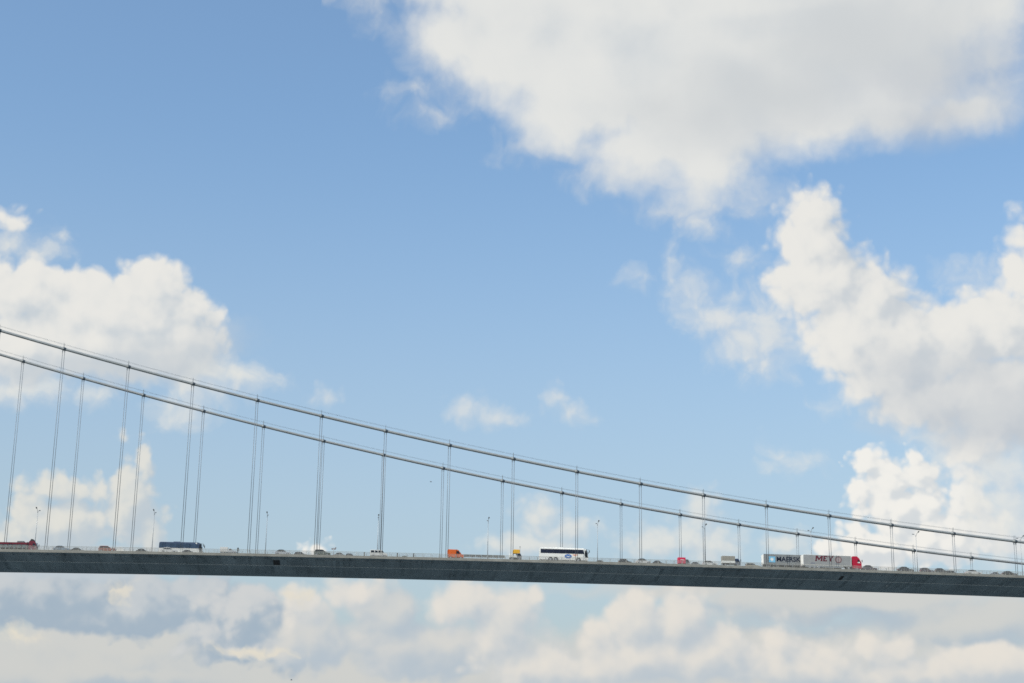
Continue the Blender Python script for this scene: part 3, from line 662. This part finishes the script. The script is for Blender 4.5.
# container lorry behind it
A = 71.95; c0 = A + 8.2
t = on_road('container_lorry', 'lorry with a grey shipping container and a pale blue star panel', 'lorry', c0, 2)
a = A-c0; b = a+12.19
cont_m = mat('grey container paint', (.20, .215, .22), .5, vary=.12, scale=.7)
m = MB(); n = 60; z0, z1 = 1.30, 4.12
pts = []
for i in range(n):
    x = a+.12+(12.19-.24)*i/n; p_ = (12.19-.24)/n
    pts += [(x, 0), (x+p_*.3, 0), (x+p_*.5, .036), (x+p_*.8, .036)]
pts.append((b-.12, 0))
lo = [m.bm.verts.new((x, -1.22+d, z0)) for x, d in pts]; hi = [m.bm.verts.new((x, -1.22+d, z1)) for x, d in pts]
lo2 = [m.bm.verts.new((x, 1.22-d, z0)) for x, d in pts]; hi2 = [m.bm.verts.new((x, 1.22-d, z1)) for x, d in pts]
for i in range(len(pts)-1):
    m.bm.faces.new((lo[i], lo[i+1], hi[i+1], hi[i])); m.bm.faces.new((lo2[i+1], lo2[i], hi2[i], hi2[i+1]))
    m.bm.faces.new((hi[i], hi[i+1], hi2[i+1], hi2[i])); m.bm.faces.new((lo[i+1], lo[i], lo2[i], lo2[i+1]))
m.bm.faces.new((lo[0], hi[0], hi2[0], lo2[0])); m.bm.faces.new((lo[-1], lo2[-1], hi2[-1], hi[-1]))
box = m.build('container', cont_m, t)
m = MB()
for y in (-1.22, 1.12):
    for z in (z0-.08, z1): m.box(a, b, y-.002, y+.102, z, z+.10)
    for x in (a, b-.12): m.box(x, x+.12, y-.002, y+.102, z0+.022, z1-.002)
m.build('container_frame', mat('container frame', (.27, .275, .27), .5), box)
m = MB(); m.box(a-.03, a-.003, -1.2, 1.2, z0, z1); m.build('container_door', frame_m, box)
s_ = 12.19/42.0
skyblue_m = mat('pale blue panel', (.16, .42, .60), .5)
m = MB(); m.box(a+5.0*s_, a+11.6*s_, -1.235, -1.19, 1.9, 3.55); pn = m.build('star_panel', skyblue_m, box)
m = MB(); cx, cz = a+8.3*s_, 2.72
m.plate([(cx+(.74 if i % 2 == 0 else .30)*math.sin(2*PI*i/14), cz+(.74 if i % 2 == 0 else .30)*math.cos(2*PI*i/14)) for i in range(14)], -1.236, .008); m.build('star', white_m, pn)
writing('lettering', 'MAERSK', 1.80, mat('dark blue lettering', (.008, .014, .032), .5), box, (a+24.6*s_, -1.232, 2.85), weight=.045, width=1.05)
chassis(t, a, b+2.6, 1.16)
cab(t, b+.55, b+2.75, 3.55, 1.24, paint('deep blue cab paint', (.04, .09, .22)), .5, .25)
wheels(t, (a+1.6, a+2.9, a+4.2), .50, 1.06, .30); wheels(t, (b-.6, b+1.5), .52, 1.05, .32)

# red lorry at the left edge of the picture
A, B, C = -141.92, -131.17, -128.94; c0 = (A+C)/2
t = on_road('flatbed_lorry', 'dark red dropside lorry with a low bed and a taller cab', 'lorry', c0, 2)
a, b, f = A-c0, B-c0, C-c0
darkred = paint('dark red paint', (.12, .014, .026)); teal_m = mat('faded teal side boards', (.07, .10, .105), .6, vary=.3, scale=1.2)
m = MB(); m.box(a, b-.3, -1.22, 1.22, 1.12, 2.0); m.build('side_boards', teal_m, t)
m = MB()
for y in (-1.26, 1.18): m.box(a-.04, b-.25, y, y+.08, 2.003, 2.55)
m.box(a-.04, a+.04, -1.17, 1.17, 2.003, 2.55); m.box(b-.33, b-.25, -1.17, 1.17, 2.003, 2.75)
for i in range(9):
    x = a+.3+(b-a-.9)*i/8; m.box(x-.05, x+.05, -1.27, -1.222, 1.0, 2.0); m.box(x-.05, x+.05, 1.222, 1.27, 1.0, 2.0)
m.build('upper_rail', darkred, t)
m = MB(); m.box(a+7.6, a+9.4, -.9, .9, 2.0, 3.0); m.bevel(.08); m.build('cargo_box', grey, t)
cab(t, b+.0, f, 3.0, 1.22, darkred, .55, .5)
m = MB(); m.side([(b+.2, 3.003), (b+1.45, 3.003), (b+1.1, 3.5), (b+.55, 3.6)], .95); m.bevel(.04); m.build('air_deflector', trim_m, t)
chassis(t, a+.1, f-.4, 1.05)
wheels(t, (a+2.0, a+3.3, b-.4+1.3), .50, 1.05, .30)

# orange panel van
A, B = -17.6, -13.08; c0 = (A+B)/2; r = (B-A)/2
t = on_road('panel_van', 'bright orange high roofed panel van with a sloping bonnet', 'van', c0, 1)
orange = paint('orange paint', (.52, .10, .018))
m = MB(); m.side([(-r, .35), (r-.1, .35), (r, .8), (r-.1, 1.15), (r-.75, 1.35), (r-1.5, 2.42), (r-1.9, 2.56), (-r+.12, 2.6), (-r, 2.45)], .98, .86, 1.3, 2.6); m.bevel(.07); m.build('body', orange, t)
m = MB(); m.hexa([(r-.80, -.82, 1.42), (r-.80, .82, 1.42), (r-1.53, .74, 2.33), (r-1.53, -.74, 2.33), (r-.70, -.82, 1.42), (r-.70, .82, 1.42), (r-1.42, .74, 2.36), (r-1.42, -.74, 2.36)]); m.build('windscreen', glass_m, t)
for s in (-1, 1):
    q = [(r-.95, 1.40), (r-1.50, 2.18), (r-2.05, 2.18), (r-2.05, 1.40)]; ln = lambda z: .98-.12*min(1, max(0, (z-1.3)/1.3))
    m = MB(); m.hexa([(x, s*(ln(z)-.03), z) for x, z in q]+[(x, s*(ln(z)+.012), z) for x, z in q]); m.build('side_window', glass_m, t)
    m = MB(); m.hexa([(x, s*(ln(z)-.03), z) for x, z in ((r-2.16, .6), (r-2.12, .6), (r-2.12, 2.3), (r-2.16, 2.3))]+[(x, s*(ln(z)+.006), z) for x, z in ((r-2.16, .6), (r-2.12, .6), (r-2.12, 2.3), (r-2.16, 2.3))]); m.build('door_seam', trim_m, t)
wheels(t, (r-.85, -r+.9), .33, .88, .21); lights(t, 2*r, .98, .85, 1.2)

# small white works truck with a yellow body
A, B = -0.46, 2.96; c0 = (A+B)/2; r = (B-A)/2
t = on_road('works_truck', 'small white works truck carrying a yellow box and a mast', 'truck', c0, 1)
yellow = mat('yellow ochre paint', (.66, .36, .03), .45)
m = MB(); m.box(-r, r-1.35, -.85, .85, .75, 1.35); m.bevel(.03); m.build('load_bed', white_m, t)
m = MB(); m.box(-r+.1, -r+.9, -.75, .75, 1.353, 1.85); m.bevel(.05); m.build('white_tank', white_m, t)
m = MB(); m.side([(-r+1.0, 1.95), (r-.55, 1.95), (r-.45, 2.25), (r-.6, 3.0), (-r+1.35, 3.05), (-r+1.0, 2.8)], .72); m.bevel(.06); m.build('yellow_box', yellow, t)
m = MB()
for x in (-r+1.15, -r+2.0):
    for y in (-.6, .6): m.box(x-.04, x+.04, y-.04, y+.04, 1.35, 1.953)
m.build('box_support', trim_m, t)
m = MB(); m.side([(r-1.33, .5), (r, .5), (r, 1.15), (r-.35, 1.95), (r-1.33, 1.94)], .82, .7, 1.15, 1.9); m.bevel(.05); m.build('cab', grey, t)
for s in (-1, 1):
    q = [(r-.12, 1.22), (r-.40, 1.82), (r-1.15, 1.82), (r-1.15, 1.22)]; ln = lambda z: .82-.12*min(1, max(0, (z-1.15)/.75))
    m = MB(); m.hexa([(x, s*(ln(z)-.03), z) for x, z in q]+[(x, s*(ln(z)+.012), z) for x, z in q]); m.build('side_window', glass_m, t)
m = MB(); m.hexa([(r-.06, -.68, 1.2), (r-.06, .68, 1.2), (r-.38, .6, 1.85), (r-.38, -.6, 1.85), (r+.02, -.68, 1.2), (r+.02, .68, 1.2), (r-.30, .6, 1.87), (r-.30, -.6, 1.87)]); m.build('windscreen', glass_m, t)
m = MB(); m.tube((r-.45, -.3, 1.9), (r-.45, -.3, 3.75), .035, n=8); m.tube((r-.45, -.3, 3.7), (r-.45, -.3, 3.95), .10, n=8); m.build('beacon_mast', trim_m, t)
chassis(t, -r+.1, r-.1, .75); wheels(t, (r-.7, -r+.7), .33, .70, .2)

# small red box truck
A, B, C = 47.59, 49.67, 50.87; c0 = (A+C)/2
t = on_road('box_truck', 'small red box truck with a white mark on its box', 'truck', c0, 2)
a, b, f = A-c0, B-c0, C-c0
crimson = paint('crimson paint', (.52, .03, .08))
m = MB(); m.box(a, b, -.85, .85, .85, 2.55); m.bevel(.04); bx = m.build('box', crimson, t)
m = MB(); m.plate([(a+.5, 1.75), (a+.75, 2.0), (b-.5, 1.95), (b-.3, 1.65), (b-.45, 1.65), (b-.6, 1.82), (a+.8, 1.85), (a+.62, 1.75)], -.848, .014); m.build('white_mark', white_m, bx)
m = MB(); m.side([(b+.08, .5), (f, .5), (f, 1.2), (f-.4, 2.05), (b+.08, 2.05)], .8, .68, 1.2, 2.05); m.bevel(.05); m.build('cab', grey, t)
m = MB(); m.hexa([(f-.06, -.66, 1.25), (f-.06, .66, 1.25), (f-.42, .58, 1.97), (f-.42, -.58, 1.97), (f+.02, -.66, 1.25), (f+.02, .66, 1.25), (f-.33, .58, 1.97), (f-.33, -.58, 1.97)]); m.build('windscreen', glass_m, t)
for s in (-1, 1):
    q = [(f-.14, 1.25), (f-.45, 1.92), (b+.2, 1.92), (b+.2, 1.25)]; ln = lambda z: .8-.12*min(1, max(0, (z-1.2)/.85))
    m = MB(); m.hexa([(x, s*(ln(z)-.03), z) for x, z in q]+[(x, s*(ln(z)+.012), z) for x, z in q]); m.build('side_window', glass_m, t)
chassis(t, a+.1, f-.1, .8); wheels(t, (f-.6, a+.75), .33, .72, .2)

# pale truck with a grey tilt
A, B, C = 59.34, 62.98, 64.46; c0 = (A+C)/2
t = on_road('tilt_truck', 'pale dropside truck with a grey canvas tilt and dark blue cab', 'truck', c0, 1)
a, b, f = A-c0, B-c0, C-c0
m = MB(); m.box(a, b, -1.0, 1.0, .85, 1.5); m.bevel(.02); m.build('dropside', white_m, t)
m = MB(); m.box(a+.02, b-.02, -.97, .97, 1.503, 2.85); m.bevel(.08); m.build('tilt', mat('grey canvas', (.24, .23, .20), .8, vary=.15, scale=1.5), t)
m = MB(); m.box(a, b, -1.0, 1.0, 2.853, 2.90); m.build('tilt_roof', frame_m, t)
cab(t, b+.1, f, 2.25, .92, navy, .5, .35)
chassis(t, a+.1, f-.3, .83); wheels(t, (f-.7, a+.9), .38, .82, .24)

# white minivan and the small pickup
A, B = -38.87, -34.05; c0 = (A+B)/2; r = (B-A)/2
t = on_road('minivan', 'white minivan with a row of four square dark windows', 'van', c0, 1)
m = MB(); m.side([(-r, .35), (r-.1, .35), (r, .75), (r-.15, 1.0), (r-.95, 1.15), (r-1.55, 1.88), (r-1.9, 1.96), (-r+.15, 1.98), (-r, 1.7)], .90, .78, 1.1, 1.98); m.bevel(.06); m.build('body', whitec, t)
ln = lambda z: .90-.12*min(1, max(0, (z-1.1)/.88))
for s in (-1, 1):
    for q in ([(r-1.0, 1.2), (r-1.5, 1.78), (r-1.72, 1.78), (r-1.72, 1.2)], [(r-1.85, 1.2), (r-1.85, 1.8), (r-2.55, 1.8), (r-2.55, 1.2)], [(r-2.75, 1.2), (r-2.75, 1.8), (r-3.45, 1.8), (r-3.45, 1.2)], [(r-3.65, 1.2), (r-3.65, 1.8), (-r+.22, 1.8), (-r+.22, 1.2)]):
        m = MB(); m.hexa([(x, s*(ln(z)-.03), z) for x, z in q]+[(x, s*(ln(z)+.012), z) for x, z in q]); m.build('side_window', glass_m, t)
m = MB(); m.hexa([(r-.98, -.74, 1.2), (r-.98, .74, 1.2), (r-1.55, .68, 1.83), (r-1.55, -.68, 1.83), (r-.90, -.74, 1.2), (r-.90, .74, 1.2), (r-1.46, .68, 1.84), (r-1.46, -.68, 1.84)]); m.build('windscreen', glass_m, t)
m = MB(); m.box(-r-.012, -r+.05, -.6, .6, 1.2, 1.65); m.build('rear_window', glass_m, t)
wheels(t, (r-.85, -r+.85), .32, .80, .2); lights(t, 2*r, .90, .78, 1.0)

A, B = -79.53, -75.09; c0 = (A+B)/2; r = (B-A)/2
t = on_road('pickup', 'small pickup with a white boxed bed and low dark bonnet', 'pickup truck', c0, 1)
m = MB(); m.box(-r, -r+2.1, -.85, .85, .55, 1.85); m.bevel(.04); m.build('boxed_bed', whitec, t)
m = MB(); m.side([(-r+2.15, .38), (r-.1, .38), (r, .6), (r-.1, .88), (r-1.15, 1.0), (-r+2.15, 1.02)], .85); m.bevel(.05); m.build('body', silver, t)
m = MB(); m.side([(r-1.05, .98), (r-1.6, 1.5), (-r+2.45, 1.55), (-r+2.2, .98)], .80, .68, 1.0, 1.55); m.bevel(.04); m.build('cabin', whitec, t)
ln = lambda z: .80-.12*min(1, max(0, (z-1.0)/.55))
for s in (-1, 1):
    q = [(r-1.2, 1.06), (r-1.62, 1.45), (-r+2.45, 1.45), (-r+2.4, 1.06)]
    m = MB(); m.hexa([(x, s*(ln(z)-.03), z) for x, z in q]+[(x, s*(ln(z)+.012), z) for x, z in q]); m.build('side_window', glass_m, t)
m = MB(); m.hexa([(r-1.12, -.66, 1.04), (r-1.12, .66, 1.04), (r-1.62, .6, 1.46), (r-1.62, -.6, 1.46), (r-1.05, -.66, 1.04), (r-1.05, .66, 1.04), (r-1.54, .6, 1.47), (r-1.54, -.6, 1.47)]); m.build('windscreen', glass_m, t)
wheels(t, (r-.8, -r+.95), .31, .76, .2); lights(t, 2*r, .85, .7, .9)

# ------------------------------------------------------------------ small things on the walkway
x = -74.42
t = thing('emergency_post', 'slim dark emergency post on the walkway ahead of the pickup', 'post', (x, -1.6, zd(x)))
m = MB(); m.box(-.12, .12, -.12, .12, 0, 1.05); m.build('post', trim_m, t)
m = MB(); m.box(-.22, .22, -.2, .2, 1.05, 1.75); m.bevel(.03); hd = m.build('call_box', trim_m, t)
m = MB(); m.box(-.14, .14, -.21, -.199, 1.2, 1.55); m.build('door', grey, hd)
x = -48.82
t = thing('small_sign', 'small T shaped sign on a thin post beside the dark green car', 'sign', (x, -.6, zd(x)))
m = MB(); m.tube((0, 0, 0), (0, 0, 2.55), .085, n=8); m.build('post', pole_m, t)
m = MB(); m.box(-.55, .62, -.06, -.02, 1.95, 2.25); m.box(.45, .75, -.065, -.025, 2.252, 2.55); m.build('sign_board', mat('weathered sign brown', (.16, .11, .10), .6), t)
for i, (px_x, words) in enumerate(((-40.41, 'behind the white minivan'), (-31.46, 'ahead of the white minivan'), (-27.08, 'second ahead of the white minivan'))):  # dark railing posts, built as capped uprights
    t = thing('stanchion', 'short dark bollard on the walkway ' + words, 'stanchion', (px_x, -1.7, zd(px_x)), group='stanchions on the walkway')
    m = MB(); m.tube((0, 0, 0), (0, 0, 1.15), .15, .13, n=12); m.build('post', trim_m, t)
    m = MB(); m.tube((0, 0, 1.15), (0, 0, 1.3), .17, .06, n=12); m.build('cap', trim_m, t)

# ------------------------------------------------------------------ gulls
gull_m = mat('gull plumage', (.16, .16, .17), .8)
def gull(loc, span, heading, roll, label):
    m = MB(); bm = m.bm
    body = [(-.30, .0, .02), (-.18, .055, .0), (.0, .08, .0), (.18, .06, .01), (.30, .03, .03)]
    rings = []
    for x, rr, z in body: rings.append([bm.verts.new((x, max(rr, .008)*math.cos(2*PI*i/8), z+max(rr, .008)*math.sin(2*PI*i/8))) for i in range(8)])
    for a_, b_ in zip(rings, rings[1:]):
        for i in range(8): bm.faces.new((a_[i], a_[(i+1) % 8], b_[(i+1) % 8], b_[i]))
    bm.faces.new(rings[0]); bm.faces.new(rings[-1][::-1])
    h = span/2
    for s in (-1, 1):
        st = [(.0, .02, .12, -.12), (.45, .20, .14, -.08), (.8, .15, .05, -.10), (1.0, .06, -.06, -.12)]
        prev = None
        for k, z, xf, xb in st:
            y = s*(.05+k*(h-.05)); e = .012
            q = [bm.verts.new(p) for p in ((xf, y, z-e), (xb, y, z-e), (xb, y, z+e), (xf, y, z+e))]
            if prev:
                for i in range(4): bm.faces.new((prev[i], prev[(i+1) % 4], q[(i+1) % 4], q[i]))
            else: bm.faces.new(q)
            prev = q
        bm.faces.new(prev[::-1])
    o = m.build('gull', gull_m); o.location = loc; o.rotation_euler = (roll, 0, heading)
    o['label'] = label; o['category'] = 'bird'; o['group'] = 'gulls in flight'
gull((-20.0, 67.1, 97.4), .9, .6, .3, 'tiny dark gull gliding in clear sky between the cables and deck')
gull((-59.8, 35.0, 32.6), .9, .2, .2, 'tiny dark gull low against the grey cloud under the deck')
